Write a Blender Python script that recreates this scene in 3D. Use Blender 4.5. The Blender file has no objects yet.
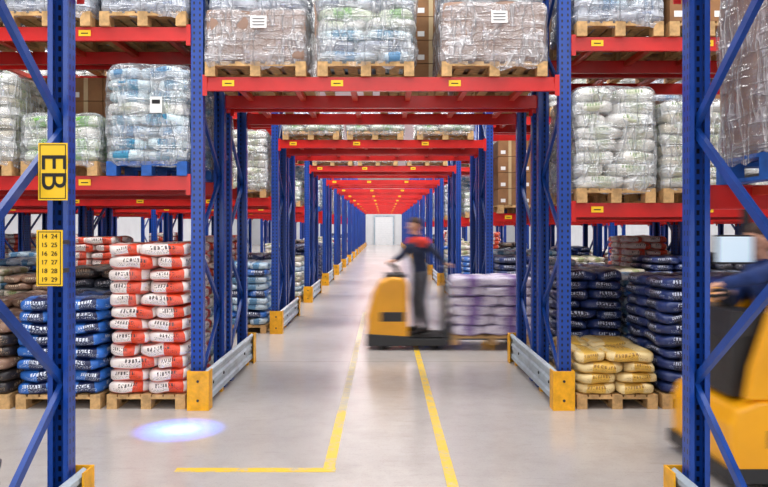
import bpy, math, random
from mathutils import Vector, Matrix, noise
random.seed(11)
scene = bpy.context.scene
try:
    scene.view_settings.view_transform = 'Standard'
    scene.view_settings.look = 'None'
except Exception:
    pass
V = Vector

# ------------------------------------------------------------------ materials
def lin(c):
    out = []
    for v in c[:3]:
        v = v / 255.0
        out.append(v / 12.92 if v <= 0.04045 else ((v + 0.055) / 1.055) ** 2.4)
    return (out[0], out[1], out[2], 1.0)

class NT:
    def __init__(s, name):
        s.mat = bpy.data.materials.new(name)
        s.mat.use_nodes = True
        s.t = s.mat.node_tree
        s.t.nodes.clear()
        s.out = s.t.nodes.new('ShaderNodeOutputMaterial')
    def n(s, typ, **kw):
        nd = s.t.nodes.new(typ)
        for k, v in kw.items():
            setattr(nd, k, v)
        return nd
    def link(s, a, b):
        s.t.links.new(a, b)
    def m(s, op, a, b=None, c=None):
        nd = s.n('ShaderNodeMath', operation=op)
        for i, x in enumerate((a, b, c)):
            if x is None: continue
            if isinstance(x, (int, float)): nd.inputs[i].default_value = x
            else: s.link(x, nd.inputs[i])
        return nd.outputs[0]
    def mix(s, fac, a, b):
        nd = s.n('ShaderNodeMix', data_type='RGBA')
        if isinstance(fac, (int, float)): nd.inputs[0].default_value = fac
        else: s.link(fac, nd.inputs[0])
        for i, x in ((6, a), (7, b)):
            if isinstance(x, tuple): nd.inputs[i].default_value = x
            else: s.link(x, nd.inputs[i])
        return nd.outputs[2]
    def noise(s, vec, scale, detail=3, rough=0.5):
        nd = s.n('ShaderNodeTexNoise')
        nd.inputs['Scale'].default_value = scale
        nd.inputs['Detail'].default_value = detail
        nd.inputs['Roughness'].default_value = rough
        if vec is not None: s.link(vec, nd.inputs['Vector'])
        return nd.outputs['Fac']
    def coord(s, which='Object'):
        return s.n('ShaderNodeTexCoord').outputs[which]
    def mapping(s, vec, sc, rot=None):
        nd = s.n('ShaderNodeMapping')
        nd.inputs['Scale'].default_value = sc
        if rot: nd.inputs['Rotation'].default_value = rot
        s.link(vec, nd.inputs['Vector'])
        return nd.outputs[0]
    def bump(s, h, strength, dist=0.01):
        nd = s.n('ShaderNodeBump')
        nd.inputs['Strength'].default_value = strength
        nd.inputs['Distance'].default_value = dist
        s.link(h, nd.inputs['Height'])
        return nd.outputs[0]
    def step(s, x, lo, hi):
        nd = s.n('ShaderNodeMapRange')
        nd.inputs[1].default_value = lo; nd.inputs[2].default_value = hi
        s.link(x, nd.inputs[0])
        return nd.outputs[0]
    def princ(s, col, rough=0.5, metal=0.0, normal=None, spec=0.5, emis=None, estr=0):
        p = s.n('ShaderNodeBsdfPrincipled')
        if isinstance(col, tuple): p.inputs['Base Color'].default_value = col
        else: s.link(col, p.inputs['Base Color'])
        if isinstance(rough, (int, float)): p.inputs['Roughness'].default_value = rough
        else: s.link(rough, p.inputs['Roughness'])
        p.inputs['Metallic'].default_value = metal
        p.inputs['Specular IOR Level'].default_value = spec
        if normal is not None: s.link(normal, p.inputs['Normal'])
        if emis is not None:
            p.inputs['Emission Color'].default_value = emis
            p.inputs['Emission Strength'].default_value = estr
        return p
    def done(s, sh):
        s.link(sh.outputs[0], s.out.inputs[0])
        return s.mat

def pmat(name, col, rough=0.5, metal=0.0, var=0.12, scale=6, bump=0.0, spec=0.5):
    t = NT(name)
    co = t.coord()
    f = t.noise(co, scale, 4, 0.6)
    c = lin(col)
    dark = tuple(x * (1 - var * 2) for x in c[:3]) + (1,)
    lite = tuple(min(1, x * (1 + var)) for x in c[:3]) + (1,)
    cc = t.mix(t.step(f, 0.3, 0.7), dark, lite)
    nrm = t.bump(t.noise(co, scale * 5, 3), bump, 0.01) if bump else None
    return t.done(t.princ(cc, rough, metal, nrm, spec))

def sack_mat(name, base, band, text, a=0.3, b=0.7, logo=None, rough=0.33, seamf=0.5):
    t = NT(name)
    uv = t.coord('UV')
    sp = t.n('ShaderNodeSeparateXYZ'); t.link(uv, sp.inputs[0])
    u, v = sp.outputs[0], sp.outputs[1]
    fu = t.m('FRACT', u); sd = t.m('FLOOR', u)
    fv = t.m('FRACT', v)
    off = t.m('MULTIPLY', t.m('SUBTRACT', t.m('FRACT', t.m('MULTIPLY', sd, 0.37)), 0.5), 0.22)
    fo = t.m('ADD', fu, off)
    bnd = t.m('MULTIPLY', t.m('GREATER_THAN', fo, a), t.m('LESS_THAN', fo, b))
    seam = t.m('LESS_THAN', fv, 0.2)
    c1 = t.mix(bnd, lin(base), lin(band))
    c1 = t.mix(t.m('MULTIPLY', seam, seamf), c1, lin(band))
    # small print
    nz = t.noise(t.mapping(uv, (34, 9, 1)), 1.5, 2, 0.6)
    tx = t.m('GREATER_THAN', nz, 0.57)
    win = t.m('MULTIPLY', t.m('GREATER_THAN', fv, 0.28), t.m('LESS_THAN', fv, 0.5))
    win = t.m('MULTIPLY', win, t.m('MULTIPLY', t.m('GREATER_THAN', fo, 0.14), t.m('LESS_THAN', fo, 0.9)))
    c2 = t.mix(t.m('MULTIPLY', t.m('MULTIPLY', tx, win), 0.75), c1, lin(text))
    # big block lettering
    lt = t.m('FRACT', t.m('MULTIPLY', fo, 15))
    nzl = t.noise(t.mapping(uv, (22, 4, 1)), 1.3, 0, 0.5)
    lw = t.m('MULTIPLY', t.m('LESS_THAN', lt, 0.68), t.m('GREATER_THAN', nzl, 0.42))
    lw = t.m('MULTIPLY', lw, t.m('MULTIPLY', t.m('GREATER_THAN', fv, 0.54), t.m('LESS_THAN', fv, 0.8)))
    lw = t.m('MULTIPLY', lw, t.m('MULTIPLY', t.m('GREATER_THAN', fo, 0.27), t.m('LESS_THAN', fo, 0.74)))
    c2 = t.mix(t.m('MULTIPLY', lw, 0.9), c2, lin(logo or text))
    co = t.coord()
    dirt = t.noise(co, 9, 4)
    c3 = t.mix(t.m('MULTIPLY', t.step(dirt, 0.45, 0.8), 0.3), c2, tuple(x * 0.45 for x in lin(base)[:3]) + (1,))
    nrm = t.bump(t.noise(co, 22, 4, 0.6), 0.7, 0.014)
    return t.done(t.princ(c3, rough, 0, nrm, 0.5))

def film_mat(name, col, lo, hi, st=0.7):
    """clear stretch film: milky patches plus bright stretched creases"""
    t = NT(name)
    co = t.coord()
    big = t.noise(t.mapping(co, (1.6, 1.6, 4)), 2.0, 4, 0.6)
    def ridge(sc, rot, scale, pw):
        n = t.noise(t.mapping(co, sc, rot), scale, 2, 0.5)
        r = t.m('SUBTRACT', 1.0, t.m('ABSOLUTE', t.m('SUBTRACT', t.m('MULTIPLY', n, 2.0), 1.0)))
        return t.m('POWER', r, pw)
    r1 = ridge((4, 4, .8), (0, 0.35, 0.2), 1.5, 26)
    r2 = ridge((3, 3, .9), (0, -0.6, 0), 1.8, 30)
    r3 = ridge((.8, .8, 7), (0, 0.08, 0), 1.5, 24)
    rid = t.m('ADD', t.m('MULTIPLY', r1, 0.7), t.m('ADD', t.m('MULTIPLY', r2, 0.6), t.m('MULTIPLY', r3, 0.5)))
    milk = t.n('ShaderNodeMapRange')
    milk.inputs[1].default_value = 0.42; milk.inputs[2].default_value = 0.72
    milk.inputs[3].default_value = lo; milk.inputs[4].default_value = hi
    t.link(big, milk.inputs[0])
    fac = t.m('MINIMUM', t.m('ADD', milk.outputs[0], t.m('MULTIPLY', rid, st)), 0.9)
    h = t.m('ADD', big, t.m('MULTIPLY', rid, .6))
    nrm = t.bump(h, 1.0, 0.04)
    p = t.princ(lin(col), 0.14, 0, nrm, 0.8)
    tr = t.n('ShaderNodeBsdfTransparent')
    tr.inputs[0].default_value = (0.98, 0.985, 0.99, 1)
    mx = t.n('ShaderNodeMixShader')
    t.link(fac, mx.inputs[0]); t.link(tr.outputs[0], mx.inputs[1]); t.link(p.outputs[0], mx.inputs[2])
    # thin clear gloss coat over everything
    g = t.n('ShaderNodeBsdfGlossy'); g.inputs['Roughness'].default_value = 0.12
    t.link(nrm, g.inputs['Normal'])
    mx2 = t.n('ShaderNodeMixShader'); mx2.inputs[0].default_value = 0.09
    t.link(mx.outputs[0], mx2.inputs[1]); t.link(g.outputs[0], mx2.inputs[2])
    return t.done(mx2)

def concrete_mat():
    t = NT('floor_concrete')
    co = t.coord()
    big = t.noise(co, 0.35, 5, 0.6)
    mid = t.noise(co, 2.4, 6, 0.7)
    fine = t.noise(co, 60, 3, 0.6)
    c = t.mix(t.step(big, 0.3, 0.7), lin((184, 178, 173)), lin((200, 194, 189)))
    c = t.mix(t.m('MULTIPLY', t.step(mid, 0.45, 0.8), 0.6), c, lin((160, 153, 147)))
    scr = t.noise(t.mapping(co, (1.2, 7, 1)), 2.5, 6, 0.75)
    c = t.mix(t.m('MULTIPLY', t.step(scr, 0.56, 0.75), 0.45), c, lin((146, 139, 133)))
    c = t.mix(t.m('MULTIPLY', t.step(fine, 0.55, 0.75), 0.3), c, lin((124, 119, 114)))
    sp = t.n('ShaderNodeSeparateXYZ'); t.link(co, sp.inputs[0])
    jy = t.m('LESS_THAN', t.m('ABSOLUTE', t.m('SUBTRACT', t.m('MODULO', t.m('ADD', sp.outputs[1], 24.6), 5.35), 2.6)), 0.008)
    c = t.mix(t.m('MULTIPLY', jy, 0.7), c, lin((100, 95, 90)))
    r = t.n('ShaderNodeMapRange'); r.inputs[3].default_value = 0.1; r.inputs[4].default_value = 0.32
    t.link(mid, r.inputs[0])
    return t.done(t.princ(c, r.outputs[0], 0, t.bump(fine, 0.05, 0.002), 0.55))

def post_mat(name, col):
    t = NT(name)
    uv = t.coord('UV')
    sp = t.n('ShaderNodeSeparateXYZ'); t.link(uv, sp.inputs[0])
    u, v = sp.outputs[0], sp.outputs[1]
    fy = t.m('ABSOLUTE', t.m('SUBTRACT', t.m('FRACT', t.m('MULTIPLY', v, 1 / 0.06)), 0.5))
    a = t.m('LESS_THAN', fy, 0.24)
    ux = t.m('ABSOLUTE', t.m('SUBTRACT', t.m('ABSOLUTE', t.m('SUBTRACT', u, 0.5)), 0.24))
    b = t.m('LESS_THAN', ux, 0.075)
    f = t.m('MULTIPLY', a, b)
    nz = t.noise(t.coord(), 3, 4)
    cc = lin(col)
    base = t.mix(nz, tuple(x * 0.75 for x in cc[:3]) + (1,), tuple(min(1, x * 1.15) for x in cc[:3]) + (1,))
    c = t.mix(f, base, lin((8, 12, 28)))
    return t.done(t.princ(c, 0.34, 0.0, None, 0.5))

def worn_line_mat(name, col, th):
    t = NT(name)
    co = t.coord()
    nz = t.noise(co, 7, 6, 0.75)
    f = t.step(nz, th - 0.05, th + 0.1)
    c = t.mix(f, lin(col), lin((188, 180, 166)))
    return t.done(t.princ(c, 0.4))

M = {}
M['floor'] = concrete_mat()
M['wall'] = pmat('wall_paint', (216, 219, 222), 0.8, var=0.04, scale=1)
M['ceil'] = pmat('ceiling_panels', (222, 224, 226), 0.8, var=0.03, scale=1)
M['post'] = post_mat('blue_upright_steel', (10, 66, 158))
M['blue'] = pmat('blue_brace_steel', (16, 66, 150), 0.36, var=0.12)
M['red'] = pmat('red_beam_steel', (200, 24, 20), 0.34, var=0.1, scale=3)
M['redlt'] = pmat('orange_red_deck_bar', (218, 66, 40), 0.45, var=0.1)
M['tag'] = pmat('yellow_label', (250, 202, 26), 0.5, var=0.03)
M['yel'] = pmat('yellow_guard_paint', (240, 172, 16), 0.45, var=0.15, scale=8)
M['galv'] = pmat('galvanised_guard', (176, 192, 204), 0.4, metal=0.15, var=0.12, scale=5)
M['wood'] = pmat('pallet_wood', (204, 164, 110), 0.75, var=0.22, scale=14, bump=0.2)
M['bluepal'] = pmat('blue_pallet_paint', (28, 92, 176), 0.6, var=0.2, scale=10)
M['card'] = pmat('cardboard', (150, 121, 104), 0.6, var=0.16, scale=3)
M['cardb'] = pmat('cardboard_brown', (146, 104, 66), 0.75, var=0.15, scale=4)
M['tape'] = pmat('packing_tape', (196, 172, 130), 0.4, var=0.05)
M['label'] = pmat('white_label', (240, 240, 238), 0.6, var=0.02)
M['doorp'] = pmat('roller_door_slats', (240, 243, 245), 0.6, var=0.03)
M['black'] = pmat('black_print', (16, 16, 18), 0.6, var=0.02)
M['film'] = film_mat('stretch_film', (232, 238, 242), 0.05, 0.46, 0.55)
M['filml'] = film_mat('stretch_film_thin', (220, 220, 224), 0.08, 0.5, 0.6)
M['filmg'] = film_mat('stretch_film_heavy', (216, 222, 232), 0.16, 0.62, 0.55)
M['line'] = worn_line_mat('floor_line_yellow', (240, 200, 50), 0.55)
M['linef'] = worn_line_mat('floor_line_faded', (216, 200, 138), 0.46)
M['orange'] = pmat('truck_yellow_orange', (252, 176, 18), 0.3, var=0.06, scale=2)
M['dark'] = pmat('truck_dark_plastic', (38, 40, 44), 0.5, var=0.1)
M['rubber'] = pmat('tyre_rubber', (22, 22, 23), 0.8, var=0.1)
M['steel'] = pmat('fork_steel', (90, 92, 96), 0.4, metal=0.6, var=0.1)
M['jacket'] = pmat('navy_jacket', (36, 46, 74), 0.85, var=0.2, scale=9, bump=0.3)
M['jblue'] = pmat('blue_work_jacket', (34, 60, 120), 0.85, var=0.2, scale=9, bump=0.3)
M['jred'] = pmat('red_jacket_yoke', (214, 56, 44), 0.8, var=0.15, scale=9, bump=0.2)
M['trous'] = pmat('grey_work_trousers', (82, 86, 96), 0.85, var=0.2, scale=9, bump=0.3)
M['shoe'] = pmat('work_shoe', (28, 26, 26), 0.6)
M['skin'] = pmat('skin', (220, 168, 140), 0.5, var=0.05)
M['hair'] = pmat('dark_brown_hair', (76, 54, 42), 0.7, var=0.3, scale=40, bump=0.5)
M['eye'] = pmat('eye_dark', (30, 24, 22), 0.2)
M['lip'] = pmat('lips', (176, 98, 88), 0.5)
t = NT('terminal_screen')
M['screen'] = t.done(t.princ(lin((190, 208, 220)), 0.2, 0, None, 0.5, lin((190, 212, 228)), 0.7))

S = dict(
    red=sack_mat('sack_white_red', (234, 224, 218), (220, 70, 34), (24, 18, 24), 0.6, 0.96, (36, 18, 28), seamf=.75),
    navy=sack_mat('sack_navy', (44, 106, 190), (16, 28, 72), (214, 226, 242), 0.42, 0.85, (226, 234, 246)),
    black=sack_mat('sack_black', (44, 40, 42), (84, 68, 58), (188, 160, 130), 0.3, 0.7),
    grey=sack_mat('sack_charcoal', (64, 68, 80), (36, 38, 50), (190, 190, 196), 0.3, 0.7),
    teal=sack_mat('sack_teal', (196, 218, 224), (48, 140, 176), (36, 84, 124), 0.30, 0.7),
    green=sack_mat('sack_pale_green', (212, 222, 194), (112, 180, 64), (60, 104, 50), 0.38, 0.66),
    white=sack_mat('sack_white', (230, 229, 223), (200, 204, 180), (122, 150, 84), 0.35, 0.65, (96, 130, 76), seamf=.25),
    cream=sack_mat('sack_cream', (206, 198, 178), (158, 158, 112), (96, 86, 70), 0.35, 0.65, (80, 120, 60)),
    silver=sack_mat('sack_silver', (172, 180, 194), (128, 140, 162), (86, 94, 116), 0.3, 0.7),
    sky=sack_mat('sack_sky', (188, 208, 222), (92, 144, 186), (50, 90, 120), 0.3, 0.6),
    yellow=sack_mat('sack_yellow', (232, 208, 150), (222, 178, 78), (140, 100, 46), 0.25, 0.7),
    dnavy=sack_mat('sack_dark_navy', (36, 54, 108), (20, 26, 58), (176, 190, 220), 0.3, 0.7, (200, 210, 232)),
    purple=sack_mat('sack_purple', (222, 216, 232), (136, 108, 174), (104, 82, 146), 0.4, 0.62),
    brown=sack_mat('sack_brown', (140, 108, 88), (104, 78, 64), (220, 200, 170), 0.3, 0.7),
)

# ------------------------------------------------------------------ mesh builder
def cube_template(nx, ny, nz):
    idx = {}; verts = []; faces = []
    def g(i, j, k):
        key = (i, j, k)
        if key not in idx:
            idx[key] = len(verts)
            verts.append((2 * i / nx - 1, 2 * j / ny - 1, 2 * k / nz - 1))
        return idx[key]
    for i in range(nx):
        for j in range(ny):
            faces.append(((g(i, j, nz), g(i + 1, j, nz), g(i + 1, j + 1, nz), g(i, j + 1, nz)), 2))
            faces.append(((g(i, j, 0), g(i, j + 1, 0), g(i + 1, j + 1, 0), g(i + 1, j, 0)), 2))
    for i in range(nx):
        for k in range(nz):
            faces.append(((g(i, 0, k), g(i + 1, 0, k), g(i + 1, 0, k + 1), g(i, 0, k + 1)), 1))
            faces.append(((g(i, ny, k), g(i, ny, k + 1), g(i + 1, ny, k + 1), g(i + 1, ny, k)), 1))
    for j in range(ny):
        for k in range(nz):
            faces.append(((g(0, j, k), g(0, j, k + 1), g(0, j + 1, k + 1), g(0, j + 1, k)), 0))
            faces.append(((g(nx, j, k), g(nx, j + 1, k), g(nx, j + 1, k + 1), g(nx, j, k + 1)), 0))
    return verts, faces
T_SACK = cube_template(8, 6, 5)
T_HULL = cube_template(16, 16, 22)

class MB:
    def __init__(s):
        s.v = []; s.f = []; s.mi = []; s.uv = []; s.sm = []; s.mats = []
    def mat(s, m):
        if m not in s.mats: s.mats.append(m)
        return s.mats.index(m)
    def face(s, ids, m, uvs=None, smooth=False):
        s.f.append(tuple(ids)); s.mi.append(s.mat(m)); s.sm.append(smooth)
        s.uv.append(uvs if uvs else [(0, 0)] * len(ids))
    def box(s, x0, x1, y0, y1, z0, z1, m, Mx=None, uvz=False):
        b = len(s.v)
        ps = [(x0, y0, z0), (x1, y0, z0), (x1, y1, z0), (x0, y1, z0), (x0, y0, z1), (x1, y0, z1), (x1, y1, z1), (x0, y1, z1)]
        for p in ps:
            s.v.append(tuple(Mx @ V(p)) if Mx else p)
        fs = [(0, 3, 2, 1), (4, 5, 6, 7), (0, 1, 5, 4), (2, 3, 7, 6), (1, 2, 6, 5), (3, 0, 4, 7)]
        for k, f in enumerate(fs):
            uv = None
            if uvz and k >= 2:
                uv = [(0, z0), (1, z0), (1, z1), (0, z1)]
            s.face([b + i for i in f], m, uv)
    def bar(s, p, q, w, h, m, up=V((0, 0, 1))):
        p = V(p); q = V(q); d = (q - p); L = d.length; d.normalize()
        if abs(d.dot(up)) > 0.99: up = V((1, 0, 0))
        a = d.cross(up).normalized(); c = a.cross(d)
        Mx = Matrix((( d.x, a.x, c.x, p.x), (d.y, a.y, c.y, p.y), (d.z, a.z, c.z, p.z), (0, 0, 0, 1)))
        s.box(0, L, -w / 2, w / 2, -h / 2, h / 2, m, Mx)
    def loft(s, rings, m, smooth=True, caps=True):
        n = len(rings[0]); b = len(s.v)
        for r in rings:
            for p in r: s.v.append(tuple(p))
        for i in range(len(rings) - 1):
            for j in range(n):
                k = (j + 1) % n
                s.face([b + i * n + j, b + i * n + k, b + (i + 1) * n + k, b + (i + 1) * n + j], m, None, smooth)
        if caps:
            s.face([b + j for j in reversed(range(n))], m)
            s.face([b + (len(rings) - 1) * n + j for j in range(n)], m)
    def cyl(s, p, q, r, m, n=20, r2=None):
        p = V(p); q = V(q); r2 = r if r2 is None else r2
        d = (q - p).normalized(); up = V((0, 0, 1)) if abs(d.z) < 0.9 else V((1, 0, 0))
        a = d.cross(up).normalized(); c = d.cross(a)
        R = []
        for (o, rr) in ((p, r), (q, r2)):
            R.append([o + a * math.cos(2 * math.pi * i / n) * rr + c * math.sin(2 * math.pi * i / n) * rr for i in range(n)])
        s.loft(R, m)
    def tube(s, pts, r, m, n=10):
        for i in range(len(pts) - 1):
            s.cyl(pts[i], pts[i + 1], r, m, n)
    def prism(s, prof, y0, y1, m):
        """profile in XZ extruded along Y"""
        b = len(s.v); n = len(prof)
        for y in (y0, y1):
            for (x, z) in prof: s.v.append((x, y, z))
        s.face([b + i for i in range(n)], m)
        s.face([b + n + i for i in reversed(range(n))], m)
        for i in range(n):
            k = (i + 1) % n
            s.face([b + k, b + i, b + n + i, b + n + k], m)
    def blob(s, tmpl, c, half, m, e=4.0, pinch=0.0, nz=0.0, nsc=3.0, rot=0.0, seed=0, tilt=0.0, skipbottom=False, ribs=0, ribz=0, skirt=0.0):
        verts, faces = tmpl
        b = len(s.v); c = V(c)
        Rm = Matrix.Rotation(rot, 3, 'Z') @ Matrix.Rotation(tilt, 3, 'Y')
        off = V((seed * 3.17, seed * 1.31, seed * 7.7))
        for (x, y, z) in verts:
            k = (abs(x) ** e + abs(y) ** e + abs(z) ** e) ** (1 / e)
            X, Y, Z = x / k, y / k, z / k
            if pinch:
                Z *= 1 - pinch * abs(X) ** 3
                Y *= 1 + 0.04 * abs(X) ** 3
            p = V((X * half[0], Y * half[1], Z * half[2]))
            if ribs:
                w = abs(math.sin(math.pi * (p.z + half[2] + ribz) / ribs)) ** .7
                f = 1 - .022 * (1 - w)
                p.x *= f; p.y *= f
            if nz:
                d = noise.noise_vector(p * nsc + off) * nz
                p += d
            if skirt and z < -0.95:
                # ragged lower hem of the film hanging over the pallet
                p.z += noise.noise(V((p.x * 7, p.y * 7, seed))) * skirt
                p.x *= 1.012; p.y *= 1.012
            s.v.append(tuple(Rm @ p + c))
        for f, ax in faces:
            if skipbottom and ax == 2 and verts[f[0]][2] < -0.9: continue
            uv = []
            for i in f:
                x, y, z = verts[i]
                if ax == 0: q = (y, z)
                elif ax == 1: q = (x, z)
                else: q = (x, y)
                uv.append((seed + 0.02 + 0.96 * (q[0] * 0.5 + 0.5), 0.02 + 0.96 * (q[1] * 0.5 + 0.5)))
            s.face([b + i for i in f], m, uv, True)
    def mesh(s, name):
        me = bpy.data.meshes.new(name)
        me.from_pydata(s.v, [], s.f)
        for m in s.mats: me.materials.append(m)
        me.polygons.foreach_set('material_index', s.mi)
        me.polygons.foreach_set('use_smooth', s.sm)
        ul = me.uv_layers.new(name='UVMap')
        flat = []
        for f in s.uv:
            for (a, c) in f: flat += [a, c]
        ul.data.foreach_set('uv', flat)
        me.update()
        return me
    def obj(s, name, parent=None, bevel=0.0, loc=(0, 0, 0)):
        ob = bpy.data.objects.new(name, s.mesh(name))
        scene.collection.objects.link(ob)
        ob.location = loc
        if parent: ob.parent = parent
        if bevel:
            md = ob.modifiers.new('bevel', 'BEVEL'); md.width = bevel; md.segments = 3
            md.limit_method = 'ANGLE'; md.angle_limit = math.radians(30)
        return ob

def empty(name, loc=(0, 0, 0)):
    e = bpy.data.objects.new(name, None)
    e.location = loc
    e.empty_display_size = 0.3
    scene.collection.objects.link(e)
    return e

# ------------------------------------------------------------------ pallets & loads
def pallet(mb, w, d, m):
    t = 0.022
    for i in range(3):
        x = (-1 + i) * (w / 2 - 0.05)
        mb.box(x - 0.05, x + 0.05, -d / 2, d / 2, 0, t, m)
        for j in range(3):
            y = (-1 + j) * (d / 2 - 0.07)
            mb.box(x - 0.05, x + 0.05, y - 0.07, y + 0.07, t, 0.1, m)
    for j in range(3):
        y = (-1 + j) * (d / 2 - 0.07)
        mb.box(-w / 2, w / 2, y - 0.07, y + 0.07, 0.1, 0.122, m)
    n = 7
    for i in range(n):
        x = -w / 2 + 0.05 + (w - 0.1) * i / (n - 1)
        mb.box(x - 0.05, x + 0.05, -d / 2, d / 2, 0.122, 0.144, m)

def sack_load(w, d, layers, sh, mats, pal='wood', wrap=None, seed=1, jit=0.012, label=False):
    rnd = random.Random(seed)
    mb = MB(); pallet(mb, w, d, M[pal])
    z = 0.144
    splits = [[0.5, 0.5], [0.62, 0.38], [0.38, 0.62], [0.5, 0.5]]
    for L in range(layers):
        m = S[mats[L % len(mats)]]
        sp = splits[(L + seed) % 4]
        x = -w / 2
        for fr in sp:
            sw = w * fr
            for r in range(2):
                cy = (-d / 4 if r == 0 else d / 4)
                mb.blob(T_SACK, (x + sw / 2 + rnd.uniform(-jit, jit), cy + rnd.uniform(-jit, jit) , z + sh / 2 + rnd.uniform(-.003, .003)),
                        (sw / 2 * 1.03, d / 4 * 1.03, sh / 2 * 1.12), m, e=4.4, pinch=0.14, nz=0.026, nsc=6,
                        rot=rnd.uniform(-0.035, 0.035), seed=rnd.randint(1, 60), tilt=rnd.uniform(-.025, .025))
            x += sw
        z += sh
    if wrap:
        hh = (z - 0.08) / 2 + 0.02
        mb.blob(T_HULL, (0, 0, 0.07 + hh), (w / 2 + 0.032, d / 2 + 0.032, hh + 0.01), M[wrap], e=10, nz=0.03, nsc=4, seed=seed, skipbottom=True, ribs=sh, ribz=-.07, skirt=.07)
        if label:
            y = -d / 2 - 0.05; zz = .144 + (z - .144) * .5
            mb.box(.05, .17, y, y + .003, zz, zz + .16, M['label'])
            mb.box(.07, .15, y - .002, y, zz + .09, zz + .13, M['black'])
    return mb

def box_load(w, d, h, seed, m='card', pal='wood', cap=True, capz=0.6):
    mb = MB(); pallet(mb, w, d, M[pal])
    mb.blob(T_HULL, (0, 0, 0.15 + h / 2), (w / 2 * 1.0, d / 2, h / 2), M[m], e=22, nz=0.012, nsc=3, seed=seed)
    if cap:
        n = max(2, int(round(capz / .12))); ch = capz / n
        rnd = random.Random(seed)
        for i in range(n):
            for sx in (-1, 1):
                for sy in (-1, 1):
                    mb.blob(T_SACK, (sx * w * .24, sy * d * .24, .15 + h + ch * (i + .5)), (w * .245, d * .245, ch * .56), S['silver'], e=4.4, nz=.02, nsc=6, seed=rnd.randint(1, 60))
        mb.blob(T_HULL, (0, 0, 0.144 + h + capz / 2 - 0.02), (w / 2 * 1.0, d / 2 * 1.0, capz / 2 + .03), M['filmg'], e=8, nz=0.04, nsc=5, seed=seed + 3)
    mb.blob(T_HULL, (0, 0, 0.08 + h / 2 + .04), (w / 2 + 0.02, d / 2 + 0.02, h / 2 + 0.05), M['filml'], e=12, nz=0.035, nsc=5, seed=seed + 9, skipbottom=True, skirt=.07)
    y = -d / 2 - 0.045
    mb.box(-0.04, 0.12, y, y + .004, 0.144 + h * 0.62, 0.144 + h * 0.62 + 0.12, M['label'])
    for k in range(3):
        mb.box(-0.02, 0.1, y - .002, y, 0.144 + h * 0.62 + 0.025 + k * .03, 0.144 + h * 0.62 + 0.033 + k * .03, M['black'])
    return mb

def carton_load(w, d, h, seed, nx=2, nz=4):
    mb = MB(); pallet(mb, w, d, M['wood'])
    ch = h / nz
    for k in range(nz):
        for i in range(nx):
            for j in range(3):
                g = 0.004
                x0 = -w / 2 + w * i / nx + g; x1 = -w / 2 + w * (i + 1) / nx - g
                y0 = -d / 2 + d * j / 3 + g; y1 = -d / 2 + d * (j + 1) / 3 - g
                z0 = 0.144 + k * ch + g; z1 = z0 + ch - 2 * g
                mb.box(x0, x1, y0, y1, z0, z1, M['cardb'])
                if j == 0:
                    xm = (x0 + x1) / 2
                    mb.box(xm - .025, xm + .025, y0 - .002, y0, z0, z1, M['tape'])
                    mb.box(x0 + .04, x0 + .12, y0 - .003, y0, z0 + .04, z0 + .1, M['label'])
    return mb

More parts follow.
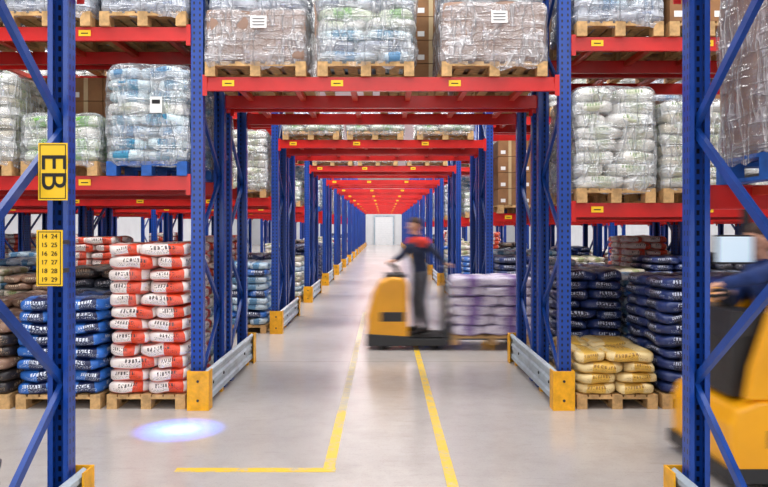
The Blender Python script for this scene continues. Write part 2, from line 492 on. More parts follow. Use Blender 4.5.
KINDS = {
    'red': ('pallet_of_red_white_sacks', lambda: sack_load(.78, 1.2, 12, .125, ['red'], seed=3)),
    'navy': ('pallet_of_navy_sacks', lambda: sack_load(.84, 1.2, 8, .118, ['navy'], seed=4)),
    'black': ('pallet_of_black_sacks', lambda: sack_load(.8, 1.2, 6, .118, ['black', 'black', 'brown'], seed=5)),
    'grey': ('pallet_of_charcoal_sacks', lambda: sack_load(.8, 1.2, 10, .118, ['grey', 'black', 'grey', 'silver'], seed=6)),
    'teal': ('wrapped_pallet_of_teal_sacks', lambda: sack_load(.8, 1.2, 8, .118, ['teal', 'teal', 'sky', 'teal', 'white'], 'bluepal', 'film', 7, label=True)),
    'green': ('wrapped_pallet_of_green_sacks', lambda: sack_load(.76, 1.2, 4, .115, ['green', 'green', 'white'], 'wood', 'film', 8)),
    'white': ('wrapped_pallet_of_white_sacks', lambda: sack_load(.78, 1.2, 8, .125, ['white'], 'wood', 'film', 9)),
    'cream': ('wrapped_pallet_of_cream_sacks', lambda: sack_load(.78, 1.2, 8, .11, ['cream', 'white', 'cream'], 'wood', 'film', 10)),
    'greyw': ('wrapped_pallet_of_grey_sacks', lambda: sack_load(.86, 1.2, 8, .12, ['silver', 'sky', 'silver', 'grey'], 'wood', 'filmg', 12, label=True)),
    'mix': ('wrapped_pallet_of_mixed_sacks', lambda: sack_load(.96, 1.2, 9, .108, ['sky', 'silver', 'teal', 'white', 'green', 'silver', 'white', 'sky'], 'wood', 'film', 13)),
    'low': ('pallet_of_green_white_sacks', lambda: sack_load(.96, 1.2, 3, .105, ['green', 'white', 'sky'], 'wood', 'film', 14)),
    'boxa': ('wrapped_cardboard_pallet_box', lambda: box_load(1.0, 1.2, .52, 16, capz=.5)),
    'boxb': ('wrapped_cardboard_pallet_box', lambda: box_load(1.05, 1.2, .60, 15, cap=True, capz=.42)),
    'boxn': ('wrapped_cardboard_pallet_box', lambda: box_load(.96, 1.15, 1.3, 17, pal='bluepal', cap=False)),
    'carton': ('pallet_of_cartons', lambda: carton_load(.8, 1.2, 1.1, 18)),
    'yellow': ('pallet_of_yellow_sacks', lambda: sack_load(.8, 1.2, 4, .105, ['yellow'], seed=19)),
    'dnavy': ('pallet_of_dark_navy_sacks', lambda: sack_load(.8, 1.2, 10, .115, ['dnavy'], seed=20)),
    'blue': ('pallet_of_blue_white_sacks', lambda: sack_load(.8, 1.2, 9, .118, ['sky', 'navy', 'sky'], seed=21)),
    'purple': ('pallet_of_purple_sacks', lambda: sack_load(1.2, .8, 6, .143, ['purple'], seed=22)),
    'nearbag': ('pallet_of_charcoal_sacks', lambda: sack_load(.8, 1.15, 3, .112, ['grey', 'black', 'grey'], seed=23)),
    'tan': ('pallet_of_brown_sacks', lambda: sack_load(.8, 1.2, 7, .118, ['brown', 'cream', 'brown'], seed=24)),
    'whitef': ('pallet_of_white_sacks', lambda: sack_load(.8, 1.2, 8, .118, ['white', 'sky', 'white', 'cream'], seed=25)),
    'redl': ('pallet_of_red_white_sacks', lambda: sack_load(.8, 1.2, 8, .12, ['red', 'white'], seed=26)),
}
MESH = {}
def load(kind, x, y, z, parent=None, rot=0.0):
    nm, fn = KINDS[kind]
    if kind not in MESH: MESH[kind] = fn().mesh(nm)
    ob = bpy.data.objects.new(nm, MESH[kind])
    ob.location = (x, y, z); ob.rotation_euler = (0, 0, rot)
    scene.collection.objects.link(ob)
    if parent: ob.parent = parent
    return ob

# ------------------------------------------------------------------ racks
PITCH = 3.72; XL = -1.87; XR = 1.81; BW = 0.12

def post(mb, x, y, h, facing):
    """channel upright; web towards -y if facing<0"""
    t = 0.008
    w = BW / 2
    if facing < 0:
        mb.box(x - w, x + w, y, y + t, 0.012, h, M['post'], uvz=True)
        mb.box(x - w, x - w + t, y + t, y + 0.1, 0.012, h, M['post'], uvz=True)
        mb.box(x + w - t, x + w, y + t, y + 0.1, 0.012, h, M['post'], uvz=True)
        mb.box(x - w + t, x - w + .03, y + .092, y + .1, 0.012, h, M['post'])
        mb.box(x + w - .03, x + w - t, y + .092, y + .1, 0.012, h, M['post'])
    else:
        mb.box(x - w, x + w, y - t, y, 0.012, h, M['post'], uvz=True)
        mb.box(x - w, x - w + t, y - .1, y - t, 0.012, h, M['post'], uvz=True)
        mb.box(x + w - t, x + w, y - .1, y - t, 0.012, h, M['post'], uvz=True)
        mb.box(x - w + t, x - w + .03, y - .1, y - .092, 0.012, h, M['post'])
        mb.box(x + w - .03, x + w - t, y - .1, y - .092, 0.012, h, M['post'])
    yc = y + .05 if facing < 0 else y - .05
    mb.box(x - .075, x + .075, yc - .07, yc + .07, 0, 0.012, M['blue'])

def frame(mb, x, y0, y1, h):
    post(mb, x, y0, h, -1); post(mb, x, y1, h, 1)
    a, b = y0 + .05, y1 - .05
    z = 0.08; side = 0
    mb.bar((x, a, 0.16), (x, b, 0.16), .03, .045, M['blue'])
    z = 0.02 + 0.16
    while z + .74 < h:
        p, q = (a, b) if side == 0 else (b, a)
        mb.bar((x, p, z), (x, q, z + .70), .03, .05, M['blue'])
        z += .74; side = 1 - side
    mb.bar((x, a, h - .1), (x, b, h - .1), .03, .045, M['blue'])

def beam(mb, x0, x1, y, z, face):
    """z = top of beam; face -1 = outer face towards -y"""
    h = 0.14
    ya, yb = (y - 0.016, y + 0.04) if face < 0 else (y - 0.04, y + 0.016)
    mb.box(x0, x1, ya, yb, z - h, z - h * .45, M['red'])
    o = 0.02
    mb.box(x0, x1, ya + (o if face < 0 else 0), yb - (0 if face < 0 else o), z - h * .45, z, M['red'])
    yo = ya if face < 0 else yb
    for xx in (x0, x1 - .045):
        mb.box(xx, xx + .045, min(yo, yo + face * .006), max(yo, yo + face * .006), z - h - .05, z + .02, M['red'])
    if face < 0:
        L = x1 - x0
        for fr in (.055, .36, .69):
            xx = x0 + L * fr
            mb.box(xx, xx + .12, ya - .004, ya, z - h + .045, z - .035, M['tag'])
            mb.box(xx + .025, xx + .095, ya - .006, ya - .004, z - h + .068, z - .062, M['black'])

def bay(mb, x0, x1, sub, z):
    for (a, b) in sub:
        beam(mb, x0, x1, a, z, -1); beam(mb, x0, x1, b, z, 1)
        n = 6
        for i in range(n):
            x = x0 + (x1 - x0) * (i + .5) / n
            mb.box(x - .03, x + .03, a + .04, b - .04, z - .06, z - .012, M['redlt'])

def rack(y0, nl, nr, lv_l, lv_r, pz, h, sub=None, name='pallet_rack'):
    sub = sub or [(y0, y0 + 1.1), (y0 + 1.35, y0 + 2.45)]
    mb = MB()
    xs = [XL - PITCH * i for i in range(nl + 1)][::-1] + [XR + PITCH * i for i in range(nr + 1)]
    for x in xs:
        for (a, b) in sub: frame(mb, x, a, b, h)
        if len(sub) > 1:
            for z in (1.0, 2.6, 4.2):
                mb.box(x - .03, x + .03, sub[0][1], sub[1][0], z, z + .05, M['blue'])
    w = BW / 2
    for i in range(len(xs) - 1):
        x0, x1 = xs[i] + w, xs[i + 1] - w
        if i < nl: lv = lv_l
        elif i == nl: lv = [pz]
        else: lv = lv_r
        for z in lv: bay(mb, x0, x1, sub, z)
    return mb.obj(name)

def guard(y0, y1, side, name='rack_guard_rail'):
    mb = MB()
    xp = (XL + BW / 2 + 0.03) if side < 0 else (XR - BW / 2 - 0.03)
    s = 1 if side < 0 else -1
    prof = [(0, .05), (.012, .06), (.03, .07), (.03, .12), (.01, .14), (.01, .18), (.03, .20), (.03, .25), (.01, .27), (.01, .31), (.03, .33), (.03, .36), (0, .38)]
    th = .006
    out = [(xp + s * a, z) for a, z in prof] + [(xp + s * (a - th) , z) for a, z in prof[::-1]]
    mb.prism(out, y0 + .1, y1, M['galv'])
    for yy in (y0 + .9, y1 - .25):
        mb.box(min(xp - s * .03, xp), max(xp - s * .03, xp), yy - .04, yy + .04, 0, .36, M['yel'])
    for yy in (y0 + .3, y0 + .8, y1 - .7, y1 - .2):
        mb.cyl((xp + s * .028, yy, .225), (xp + s * .04, yy, .225), .016, M['dark'], 8)
    for ya, fr in ((y0, 1), (y1 + .02, -1)):
        xo = XL - .07 if side < 0 else XR + .07
        xi = xp + s * .055
        y_in = ya + fr * .012; y_b = ya + fr * .16
        mb.box(min(xo, xi), max(xo, xi), min(ya, y_in), max(ya, y_in), 0, .39, M['yel'])
        mb.box(min(xi, xi - s * .012), max(xi, xi - s * .012), min(y_in, y_b), max(y_in, y_b), 0, .39, M['yel'])
        mb.box(min(xo, xo + s * .012), max(xo, xo + s * .012), min(y_in, ya + fr * .08), max(y_in, ya + fr * .08), 0, .39, M['yel'])
        for zz in (.1, .29):
            mb.cyl(((xo + xi) / 2, ya - fr * .008, zz), ((xo + xi) / 2, ya, zz), .014, M['dark'], 8)
    return mb.obj(name, bevel=.004)

LL = [2.32, 3.81]; LR = [2.05, 3.71]; PZ = 3.31
Y1 = 7.5; RP = 5.35
rack(0, 1, 1, [3.81], [2.05, 3.71], PZ, 4.8, sub=[(3.3, 4.4)])
guard(3.15, 4.45, -1); guard(3.15, 4.45, 1)
load('boxn', 2.44, 3.85, 2.051)
load('nearbag', -2.62, 3.85, 0.0)

# row 1
rack(Y1, 2, 2, LL, LR, PZ, 5.2)
guard(Y1 - .12, Y1 + 2.6, -1); guard(Y1 - .12, Y1 + 2.6, 1)
yf = Y1 + .55; yb = Y1 + 1.90
E = .001
for k, x, z, y in [
    ('red', -2.365, 0, yf), ('navy', -3.24, 0, yf), ('black', -4.12, 0, yf), ('grey', -4.98, 0, yf),
    ('grey', -3.35, 0, yb), ('whitef', -2.45, 0, yb), ('tan', -4.3, 0, yb),
    ('teal', -2.36, 2.32, yf), ('green', -3.23, 2.32, yf), ('cream', -4.09, 2.32, yf), ('greyw', -4.99, 2.32, yf),
    ('cream', -2.4, 2.32, yb), ('carton', -3.3, 2.32, yb), ('carton', -4.2, 2.32, yb),
    ('greyw', -2.4, 3.81, yf), ('greyw', -3.35, 3.81, yf), ('cream', -4.3, 3.81, yf),
    ('carton', -2.5, 3.81, yb), ('carton', -3.4, 3.81, yb),
    ('boxa', -1.28, PZ, yf), ('mix', -.18, PZ, yf), ('boxb', 1.10, PZ, yf),
    ('carton', -1.25, PZ, yb), ('carton', .35, PZ, yb), ('carton', 1.25, PZ, yb),
    ('white', 2.31, 2.05, yf), ('cream', 3.17, 2.05, yf), ('white', 4.02, 2.05, yf), ('cream', 4.88, 2.05, yf),
    ('cream', 2.4, 2.05, yb), ('carton', 3.3, 2.05, yb), ('white', 4.3, 2.05, yb),
    ('greyw', 2.35, 3.71, yf), ('carton', 3.24, 3.71, yf), ('greyw', 4.2, 3.71, yf),
    ('carton', 2.4, 3.71, yb), ('greyw', 3.4, 3.71, yb),
    ('yellow', 2.32, 0, yf), ('dnavy', 3.17, 0, yf), ('dnavy', 4.03, 0, yf),
    ('dnavy', 2.42, 0, yb), ('blue', 3.3, 0, yb), ('tan', 4.2, 0, yb)]:
    load(k, x, y, z + (E if z else 0))

# row 2
Y2 = Y1 + RP
rack(Y2, 2, 2, LL, LR, PZ, 5.2)
guard(Y2 - .12, Y2 + 2.6, -1); guard(Y2 - .12, Y2 + 2.6, 1)
par = empty('stored_pallets', (0, 0, 0))
yf = Y2 + .55; yb = Y2 + 1.90
rnd = random.Random(5)
pool_f = ['blue', 'whitef', 'navy', 'grey', 'redl', 'dnavy', 'whitef', 'tan', 'blue', 'yellow', 'red', 'green', 'whitef']
pool_u = ['white', 'cream', 'white', 'teal', 'greyw', 'carton', 'green']
for side in (-1, 1):
    lv = LL if side < 0 else LR
    for b in range(2):
        for sidx in range(4):
            x = (XL - .54 - sidx * .875 - b * PITCH) if side < 0 else (XR + .54 + sidx * .875 + b * PITCH)
            for y in (yf, yb):
                f = rnd.choice(pool_f)
                if b == 0 and sidx == 0 and y == yf: f = 'blue' if side < 0 else 'dnavy'
                load(f, x, y, 0, par)
                u = rnd.choice(pool_u)
                if b == 0 and sidx == 0 and y == yf: u = 'white' if side < 0 else 'carton'
                load(u, x, y, lv[0] + E, par)
                if y == yf: load(rnd.choice(pool_u), x, y, lv[1] + E, par)
for x in (-1.25, -.15, 1.05): load('low', x, yf, PZ + E, par)

# far rows
NROWS = 13
for k in range(2, NROWS):
    Y = Y1 + RP * k
    nb = 3 if k == 2 else (2 if k < 5 else 1)
    rack(Y, nb, nb, LL, LR, PZ, 5.2)
    guard(Y - .12, Y + 2.6, -1); guard(Y - .12, Y + 2.6, 1)
    par = empty('stored_pallets', (0, 0, 0))
    for side in (-1, 1):
        lv = LL if side < 0 else LR
        for b in range(nb):
            for sidx in range(4):
                if b >= 1 and k > 3: continue
                x = (XL - .54 - sidx * .875 - b * PITCH) if side < 0 else (XR + .54 + sidx * .875 + b * PITCH)
                for y in ((Y + .55, Y + 1.9) if k == 2 else (Y + .55,)):
                    if rnd.random() < .9: load(rnd.choice(pool_f), x, y, 0, par)
                    if rnd.random() < .9: load(rnd.choice(pool_u), x, y, lv[0] + E, par)
                    if sidx < 3 and k < 5: load(rnd.choice(pool_u), x, y, lv[1] + E, par)
    if k == 2:
        for x in (-1.25, -.15, 1.05): load('low', x, Y + .55, PZ + E, par)

# ------------------------------------------------------------------ room
XW = 15.0; YB = -4.0; YE = Y1 + RP * NROWS + 4; CH = 7.6
def slab(name, x0, x1, y0, y1, z0, z1, m):
    mb = MB(); mb.box(x0, x1, y0, y1, z0, z1, m); return mb.obj(name)
slab('floor', -XW, XW, YB, YE, -.2, 0, M['floor'])
slab('ceiling', -XW, XW, YB, YE, CH, CH + .2, M['ceil'])
slab('wall_left', -XW - .2, -XW, YB, YE, -.2, CH + .2, M['wall'])
slab('wall_right', XW, XW + .2, YB, YE, -.2, CH + .2, M['wall'])
slab('wall_back', -XW - .2, XW + .2, YE, YE + .2, -.2, CH + .2, M['wall'])
slab('wall_front', -XW - .2, XW + .2, YB - .2, YB, -.2, CH + .2, M['wall'])
mb = MB()
YD = YE - .04
mb.box(-1.1, -.95, YD - .1, YD, 0, 3.0, M['galv']); mb.box(.95, 1.1, YD - .1, YD, 0, 3.0, M['galv']); mb.box(-1.1, 1.1, YD - .1, YD, 3.0, 3.15, M['galv'])
for i in range(15): mb.box(-.95, .95, YD - .05, YD, i * .2 + .005, i * .2 + .195, M['doorp'])
mb.obj('door_1')

# floor markings
mb = MB(); zt = .003
mb.box(-1.55, -.36, 5.53, 5.62, 0, zt, M['line'])
mb.box(-.455, -.37, 5.62, 7.4, 0, zt, M['line'])
mb.box(-.45, -.37, 7.4, 16, 0, zt, M['linef'])
mb.box(.44, .52, 3.0, 12.2, 0, zt, M['line'])
mb.obj('floor_marking_lines')

# ------------------------------------------------------------------ signs on near upright
def text_mesh(txt, size, loc, rotz, m, parent, name):
    cu = bpy.data.curves.new(name, 'FONT'); cu.body = txt; cu.size = size
    cu.align_x = 'CENTER'; cu.align_y = 'CENTER'; cu.extrude = .001
    ob = bpy.data.objects.new(name, cu); scene.collection.objects.link(ob)
    cu.materials.append(m)
    ob.location = loc; ob.rotation_euler = (math.radians(90), rotz, 0)
    if parent: ob.parent = parent
    return ob
def plate_sign(name, cx, cz, w, h, y):
    mb = MB(); mb.box(cx - w / 2, cx + w / 2, y, y + .006, cz - h / 2, cz + h / 2, M['tag'])
    for zz in (-.08, .08):
        mb.box(-1.825, -1.80, y + .006, 4.292, cz + zz - .012, cz + zz + .012, M['steel'])
    for (x0, x1, z0, z1) in ((-w/2+.008, w/2-.008, h/2-.012, h/2-.008), (-w/2+.008, w/2-.008, -h/2+.008, -h/2+.012), (-w/2+.008, -w/2+.012, -h/2+.008, h/2-.008), (w/2-.012, w/2-.008, -h/2+.008, h/2-.008)):
        mb.box(cx + x0, cx + x1, y - .002, y, cz + z0, cz + z1, M['black'])
    return mb.obj(name)
YS = 3.99
s1 = plate_sign('location_sign', -1.762, 2.10, .155, .305, YS)
text_mesh('EB', .19, (-1.762, YS - .003, 2.10), math.radians(90), M['black'], s1, 'lettering')
s2 = plate_sign('location_sign', -1.78, 1.64, .138, .298, YS)
for i in range(6):
    text_mesh('%d  %d' % (14 + i, 24 + i), .034, (-1.78, YS - .003, 1.755 - i * .046), 0, M['black'], s2, 'lettering')

# ------------------------------------------------------------------ human builder
def cap_rings(p, q, r1, r2, lat, sl, n=16):
    d = q - p; L = d.length
    d = d.normalized() if L > 1e-5 else V((0, 0, 1))
    a = (lat - d * lat.dot(d)).normalized(); c = d.cross(a)
    rr = []
    K = 6
    for i in range(K):
        an = -math.pi / 2 + (math.pi / 2) * (i + .4) / K
        rr.append((r1 * math.sin(an), r1 * math.cos(an)))
    rr.append((0, r1)); rr.append((L, r2))
    for i in range(K):
        an = (math.pi / 2) * (i + 0.6) / K
        rr.append((L + r2 * math.sin(an), r2 * math.cos(an)))
    return [[p + d * o + a * math.cos(2 * math.pi * j / n) * r * sl + c * math.sin(2 * math.pi * j / n) * r for j in range(n)] for (o, r) in rr]

def sculpt(name, prims, voxel, smooth, parent):
    """union tapered capsules -> voxel remesh -> one continuous surface, painted by nearest primitive"""
    mb = MB()
    for (p, q, r1, r2, m, lat, sl) in prims:
        mb.loft(cap_rings(V(p), V(q), r1, r2, V(lat), sl), M['skin'])
    ob = mb.obj('tmp')
    md = ob.modifiers.new('r', 'REMESH'); md.mode = 'VOXEL'; md.voxel_size = voxel
    ms = ob.modifiers.new('s', 'SMOOTH'); ms.factor = .5; ms.iterations = smooth
    dg = bpy.context.evaluated_depsgraph_get()
    me = bpy.data.meshes.new_from_object(ob.evaluated_get(dg))
    bpy.data.objects.remove(ob)
    me.materials.clear()
    names = []
    for pr in prims:
        if pr[4] not in names: names.append(pr[4])
    for nme in names: me.materials.append(M[nme])
    P = [(V(p), V(q), r1, r2, names.index(m), V(lat).normalized(), sl) for (p, q, r1, r2, m, lat, sl) in prims]
    for poly in me.polygons:
        c = poly.center; best = 1e9; bi = 0
        for (p, q, r1, r2, mi, lat, sl) in P:
            d = q - p; L2 = d.length_squared
            t = 0 if L2 < 1e-9 else max(0, min(1, (c - p).dot(d) / L2))
            e = c - (p + d * t)
            l = e.dot(lat); e = e - lat * l + lat * (l / sl)
            s = e.length - (r1 + (r2 - r1) * t)
            if s < best: best = s; bi = mi
        poly.material_index = bi; poly.use_smooth = True
    o2 = bpy.data.objects.new(name, me); scene.collection.objects.link(o2)
    o2.parent = parent
    return o2

def human(name, loc, yaw, J, JK='jacket', YK='jred'):
    root = empty(name, loc); root.rotation_euler = (0, 0, yaw)
    Yv = (0, 1, 0)
    P = []
    def c(p, q, r1, r2, m, lat=Yv, sl=1.0): P.append((p, q, r1, r2, m, lat, sl))
    pel, chest, neck = V(J['pelvis']), V(J['chest']), V(J['neck'])
    mid = (pel + chest) / 2
    c(pel, pel + V((0, 0, .06)), .115, .112, 'trous', sl=1.42)
    c(pel + V((0, 0, .05)), mid + V((0, 0, .04)), .128, .122, JK, sl=1.38)
    c(mid, chest, .125, .132, JK, sl=1.42)
    c(chest + V((0, 0, .04)), chest + (neck - chest) * .6, .122, .088, YK, sl=1.55)
    c(neck - V((0, 0, .05)), neck + V((.01, 0, .0)), .066, .062, JK)
    c(neck, V(J['head']) - V((.0, 0, .04)), .054, .054, 'skin')
    for sd in ('L', 'R'):
        sh, el, wr = V(J['sh' + sd]), V(J['el' + sd]), V(J['wr' + sd])
        c(chest + V((0, 0, .05)), sh, .09, .075, YK)
        c(sh, sh + (el - sh) * .3, .077, .068, YK)
        c(sh + (el - sh) * .3, el, .07, .058, JK)
        c(el, wr, .058, .042, JK)
        hp, kn, an, toe = V(J['hp' + sd]), V(J['kn' + sd]), V(J['an' + sd]), V(J['toe' + sd])
        c(hp, kn, .098, .07, 'trous'); c(kn, an + V((0, 0, .05)), .07, .056, 'trous')
        c(an + V((-.03, 0, -.03)), toe, .045, .036, 'shoe', sl=1.1)
        H = []
        hd = V(J['hd' + sd]).normalized(); up = V(J.get('pn' + sd, (0, 0, 1))).normalized()
        lat = hd.cross(up).normalized()
        if (sd == 'L'): lat = -lat
        w0 = wr
        H.append((w0 - hd * .03, w0 + hd * .02, .027, .026, 'skin', tuple(lat), 1.15))
        H.append((w0 + hd * .02, w0 + hd * .075, .017, .016, 'skin', tuple(lat), 2.3))
        for fi, (o, ln) in enumerate(((-.030, .072), (-.010, .080), (.010, .075), (.029, .058))):
            b = w0 + hd * .082 + lat * o
            k1 = b + hd * (ln * .42) - up * (ln * .12)
            k2 = k1 + hd * (ln * .16) - up * (ln * .34)
            k3 = k2 - hd * (ln * .12) - up * (ln * .2)
            H.append((b - hd * .02, k1, .0105, .0095, 'skin', tuple(lat), 1))
            H.append((k1, k2, .0095, .0088, 'skin', tuple(lat), 1))
            H.append((k2, k3, .0088, .0078, 'skin', tuple(lat), 1))
        tb = w0 + hd * .03 - lat * .028
        t1 = tb + hd * .03 - lat * .026 - up * .012
        t2 = t1 + hd * .026 - up * .022 + lat * .006
        H.append((tb, t1, .014, .0115, 'skin', tuple(lat), 1)); H.append((t1, t2, .0115, .009, 'skin', tuple(lat), 1))
        sculpt('hand_' + sd.lower(), H, .0045, 2, root)
    sculpt('body', P, .014, 4, root)
    h = V(J['head']); Hd = []
    def hc(p, q, r1, r2, m, sl=1.0): Hd.append((h + V(p), h + V(q), r1, r2, m, Yv, sl))
    hc((-.018, 0, .022), (.012, 0, .026), .094, .088, 'skin', .84)
    hc((.02, 0, -.03), (.032, 0, -.075), .07, .045, 'skin', .92)
    hc((.088, 0, .01), (.112, 0, -.022), .010, .015, 'skin')
    hc((.078, .03, .018), (.078, -.03, .018), .014, .014, 'skin')
    hc((.074, 0, -.095), (.07, 0, -.09), .02, .02, 'skin')
    hc((.086, .018, -.055), (.086, -.018, -.055), .008, .008, 'lip')
    for s in (1, -1):
        hc((-.005, s * .082, .012), (-.01, s * .082, -.018), .018, .013, 'skin', .45)
    hc((-.026, 0, .045), (.004, 0, .062), .098, .086, 'hair', .86)
    hc((-.06, 0, .0), (-.05, 0, -.04), .06, .045, 'hair', 1.1)
    sculpt('head', Hd, .006, 2, root)
    me = MB()
    for s in (1, -1):
        cc = h + V((.08, s * .031, .0))
        me.loft(cap_rings(cc, cc + V((.001, 0, 0)), .0125, .0125, V(Yv), 1, 12), M['label'])
        me.loft(cap_rings(cc + V((.008, 0, 0)), cc + V((.009, 0, 0)), .0065, .0065, V(Yv), 1, 10), M['eye'])
    me.obj('eyes', root)
    return root

# ------------------------------------------------------------------ ride-on pallet truck (aisle behind row 1)
tr = empty('ride_on_pallet_truck', (0, 0, 0))
ya, yb2 = 11.05, 11.83
mb = MB()
mb.prism([(-.25, .12), (.36, .12), (.36, .98), (.28, 1.06), (.08, 1.08), (-.06, 1.0), (-.17, .82), (-.25, .5)], ya, yb2, M['orange'])
mb.obj('motor_housing', tr, bevel=.05)
mb = MB()
mb.prism([(-.27, .06), (.95, .06), (.95, .17), (.38, .17), (.38, .2), (-.27, .24)], ya - .015, yb2 + .015, M['dark'])
mb.box(.38, .9, ya + .02, yb2 - .02, .17, .195, M['rubber'])
mb.box(-.05, .3, ya - .012, ya + .02, .42, .56, M['dark'])
mb.box(.0, .34, ya + .12, yb2 - .12, 1.06, 1.11, M['dark'])
mb.obj('chassis_and_step', tr, bevel=.015)
mb = MB()
ym = (ya + yb2) / 2
mb.tube([(.22, ym, 1.08), (.16, ym, 1.2), (.1, ym, 1.25)], .025, M['dark'])
mb.tube([(.1, ym - .2, 1.25), (.1, ym + .2, 1.25)], .018, M['dark'])
mb.tube([(.1, ym - .2, 1.25), (.2, ym - .22, 1.2), (.24, ym - .12, 1.12)], .014, M['dark'])
mb.tube([(.1, ym + .2, 1.25), (.2, ym + .22, 1.2), (.24, ym + .12, 1.12)], .014, M['dark'])
mb.obj('steering_handle', tr)
mb = MB()
mb.box(.88, .93, ya + .08, yb2 - .08, .17, .95, M['dark'])
mb.tube([(.9, ya + .1, .9), (.9, ya + .1, 1.2), (.9, yb2 - .1, 1.2), (.9, yb2 - .1, .9)], .02, M['dark'])
mb.obj('backrest', tr, bevel=.01)
mb = MB()
for s in (-.165, .165):
    mb.box(.93, 2.1, ym + s - .06, ym + s + .06, .125, .17, M['steel'])
    mb.cyl((1.95, ym + s - .04, .06), (1.95, ym + s + .04, .06), .06, M['rubber'])
mb.box(.9, .98, ym - .25, ym + .25, .06, .3, M['steel'])
mb.obj('forks', tr)
mb = MB()
for yy in (ya + .03, yb2 - .13):
    mb.cyl((.0, yy, .11), (.0, yy + .1, .11), .11, M['rubber'])
    mb.cyl((.78, yy, .07), (.78, yy + .1, .07), .07, M['rubber'])
mb.obj('wheels', tr)
pl = load('purple', 1.60, ym, .075)

wk = human('warehouse_worker', (.56, ym, .195), math.radians(200), dict(
    pelvis=(0, 0, .93), chest=(.05, 0, 1.30), neck=(.07, 0, 1.47), head=(.10, 0, 1.63),
    shL=(.04, .215, 1.40), elL=(-.13, .36, 1.19), wrL=(-.28, .25, 1.07), hdL=(-1, -.1, -.12),
    shR=(.05, -.215, 1.40), elR=(.20, -.27, 1.18), wrR=(.36, -.17, 1.115), hdR=(1, .15, -.15),
    hpL=(0, .095, .90), knL=(.035, .12, .50), anL=(-.02, .13, .10), toeL=(.14, .15, .04),
    hpR=(0, -.095, .90), knR=(.045, -.12, .50), anR=(.02, -.13, .10), toeR=(.18, -.15, .04)))

# ------------------------------------------------------------------ reach truck on the right
rt = empty('reach_truck', (0, 0, 0))
y0, y1 = 5.1, 6.15
mb = MB()
mb.prism([(2.36, .12), (4.3, .12), (4.3, .62), (2.55, .62), (2.4, .56), (2.36, .45)], y0, y1, M['orange'])
for yy in (y0, y1 - .07):
    mb.prism([(2.46, .62), (4.3, .62), (4.3, 1.36), (2.8, 1.36), (2.68, 1.32), (2.62, 1.2), (2.5, .85)], yy, yy + .07, M['orange'])
mb.box(3.35, 4.3, y0 + .07, y1 - .07, .62, 1.25, M['orange'])
mb.obj('body', rt, bevel=.03)
mb = MB()
mb.box(2.33, 4.35, y0 - .01, y1 + .01, .06, .16, M['dark'])
mb.box(2.42, 2.62, y0 + .15, y1 - .1, .62, 1.1, M['dark'])
mb.prism([(2.40, 1.02), (2.75, 1.08), (2.72, 1.2), (2.44, 1.22)], y0 + .12, y1 - .1, M['dark'])
mb.box(3.0, 3.34, y0 + .25, y1 - .25, .62, .84, M['dark'])
mb.box(3.22, 3.34, y0 + .25, y1 - .25, .84, 1.6, M['dark'])
mb.box(2.62, 2.9, y0 - .006, y0, .3, .42, M['dark'])
mb.obj('cab_interior', rt, bevel=.02)
mb = MB()
for (x, y) in ((2.95, y0 + .04), (2.95, y1 - .04), (4.2, y0 + .04), (4.2, y1 - .04)):
    mb.bar((x, y, 1.1), (x, y, 2.2), .06, .06, M['dark'])
for i in range(6):
    yy = y0 + .04 + i * (y1 - y0 - .08) / 5
    mb.bar((2.92, yy, 2.2), (4.23, yy, 2.2), .05, .04, M['dark'])
mb.bar((2.92, y0 + .04, 2.2), (2.92, y1 - .04, 2.2), .06, .05, M['dark']); mb.bar((4.23, y0 + .04, 2.2), (4.23, y1 - .04, 2.2), .06, .05, M['dark'])
mb.obj('overhead_guard', rt)
mb = MB()
mb.tube([(2.55, y0 + .4, 1.2), (2.52, y0 + .42, 1.62)], .015, M['dark'])
mb.box(2.40, 2.68, y0 + .33, y0 + .37, 1.54, 1.75, M['dark'])
mb.box(2.412, 2.668, y0 + .325, y0 + .33, 1.553, 1.737, M['screen'])
mb.obj('terminal_monitor', rt, bevel=.004)
mb = MB()
mb.tube([(2.58, y0 + .55, 1.2), (2.5, y0 + .55, 1.3)], .02, M['dark'])
R = []
for i in range(20):
    a = 2 * math.pi * i / 20
    R.append(V((2.5 + .05 * math.cos(a), y0 + .55 + .13 * math.sin(a), 1.31 + .02 * math.cos(a))))
mb.tube(R + [R[0]], .013, M['rubber'], 8)
mb.obj('steering_wheel', rt)
mb = MB()
for yy in (y0 + .05, y1 - .2):
    mb.cyl((2.7, yy, .15), (2.7, yy + .15, .15), .15, M['rubber']); mb.cyl((5.3, yy, .12), (5.3, yy + .12, .12), .12, M['rubber'])
mb.obj('wheels', rt)
mb = MB()
for yy in (y0 + .06, y1 - .14):
    mb.box(4.3, 5.4, yy, yy + .08, .14, .28, M['dark'])
    mb.box(4.45, 4.6, yy + .12 if yy < 5.5 else yy - .12, (yy + .2) if yy < 5.5 else yy - .04, .14, 2.4, M['dark'])
for z in (.5, 1.3, 2.3): mb.box(4.5, 4.58, y0 + .2, y1 - .2, z, z + .1, M['dark'])
for yy in (y0 + .3, y1 - .4):
    mb.box(4.62, 4.66, yy, yy + .1, .3, .8, M['steel']); mb.box(4.62, 5.7, yy, yy + .1, .3, .34, M['steel'])
mb.obj('mast_and_forks', rt)

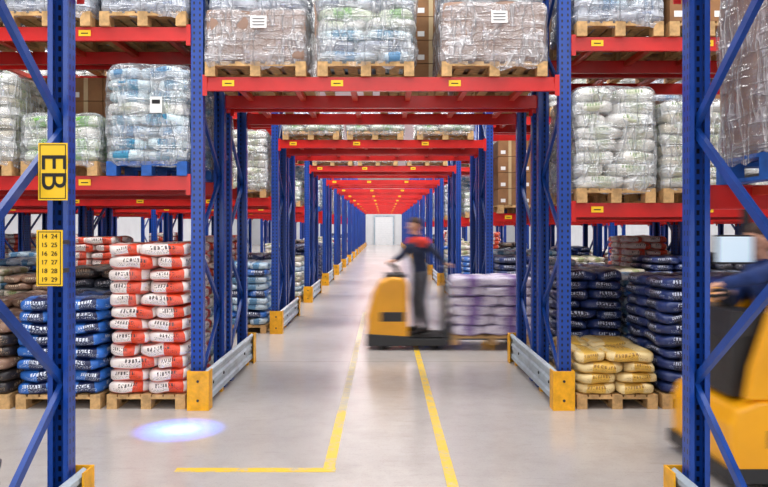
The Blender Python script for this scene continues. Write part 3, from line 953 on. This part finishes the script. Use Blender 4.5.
dv = human('forklift_driver', (2.95, (y0 + y1) / 2 - .1, 0), math.radians(180), dict(
    pelvis=(0, 0, .97), chest=(.10, 0, 1.36), neck=(.14, 0, 1.54), head=(.18, 0, 1.70),
    shL=(.17, .205, 1.50), elL=(.37, .31, 1.46), wrL=(.50, .12, 1.40), hdL=(1, -.2, -.2),
    shR=(.12, -.205, 1.47), elR=(.26, -.27, 1.24), wrR=(.37, -.12, 1.31), hdR=(1, .1, -.1),
    hpL=(.02, .1, .95), knL=(.34, .13, .95), anL=(.32, .13, .74), toeL=(.38, .13, .69),
    hpR=(.02, -.1, .95), knR=(.34, -.13, .95), anR=(.32, -.13, .74), toeR=(.38, -.13, .69)), 'jblue', 'jblue')

# ------------------------------------------------------------------ the two trucks are driving: real motion
def drive(ob, dx):
    x, y, z = ob.location
    for fr, s in ((scene.frame_current - 1, -1), (scene.frame_current + 1, 1)):
        ob.location = (x + s * dx, y, z)
        ob.keyframe_insert('location', frame=fr)
    try:
        for fc in ob.animation_data.action.fcurves:
            for kp in fc.keyframe_points: kp.interpolation = 'LINEAR'
    except Exception:
        pass
    ob.location = (x, y, z)
for o in (tr, pl, wk): drive(o, -.26)
for o in (rt, dv): drive(o, -.16)
try:
    scene.render.use_motion_blur = True
    scene.render.motion_blur_shutter = 0.5
except Exception:
    pass

# ------------------------------------------------------------------ lights
def area(name, loc, rot, sx, sy, power, col=(1, 1, 1)):
    l = bpy.data.lights.new(name, 'AREA'); l.shape = 'RECTANGLE'; l.size = sx; l.size_y = sy
    l.energy = power; l.color = col
    o = bpy.data.objects.new(name, l); o.location = loc; o.rotation_euler = rot
    scene.collection.objects.link(o); return o
aisles = [5.95] + [Y1 + RP * k + 3.9 for k in range(NROWS)]
for i, y in enumerate(aisles):
    area('aisle_ceiling_light', (0, y, CH - .3), (0, 0, 0), 18, 1.6, 680 if i == 0 else (920 if i < 4 else (880 if i < 11 else 760)), (1.0, .99, .985))
area('front_fill_light', (0, YB + .6, 4.2), (math.radians(80), 0, 0), 14, 5, 640, (1, .99, .985))  # added fill behind the camera to light the load fronts, not a fixture
area('near_tunnel_fill', (0, 1.2, CH - .4), (0, 0, 0), 12, 3, 210, (1, .99, .985))  # extra low-power fill added over the near tunnel, no lamp known there
def spot(name, loc, power, ang, col, blend):
    l = bpy.data.lights.new(name, 'SPOT'); l.energy = power; l.spot_size = math.radians(ang); l.color = col
    l.spot_blend = blend; l.shadow_soft_size = .02
    o = bpy.data.objects.new(name, l); o.location = loc; scene.collection.objects.link(o)
spot('blue_safety_spot', (-1.83, 6.70, 2.2), 1500, 23, (.015, .14, 1), 1.0)
spot('blue_safety_spot', (-1.83, 6.70, 2.2), 750, 11, (.3, .6, 1), 1.0)

w = bpy.data.worlds.new('world'); scene.world = w; w.use_nodes = True
w.node_tree.nodes['Background'].inputs[0].default_value = (.8, .85, .9, 1)
w.node_tree.nodes['Background'].inputs[1].default_value = .6

# ------------------------------------------------------------------ camera
cam = bpy.data.cameras.new('camera'); co = bpy.data.objects.new('camera', cam)
scene.collection.objects.link(co)
co.location = (0, 0, 1.8); co.rotation_euler = (math.radians(90), 0, 0)
cam.sensor_width = 36; cam.lens = 36 * 750 / 768
cam.shift_y = -15.5 / 768
cam.clip_end = 300
scene.camera = co
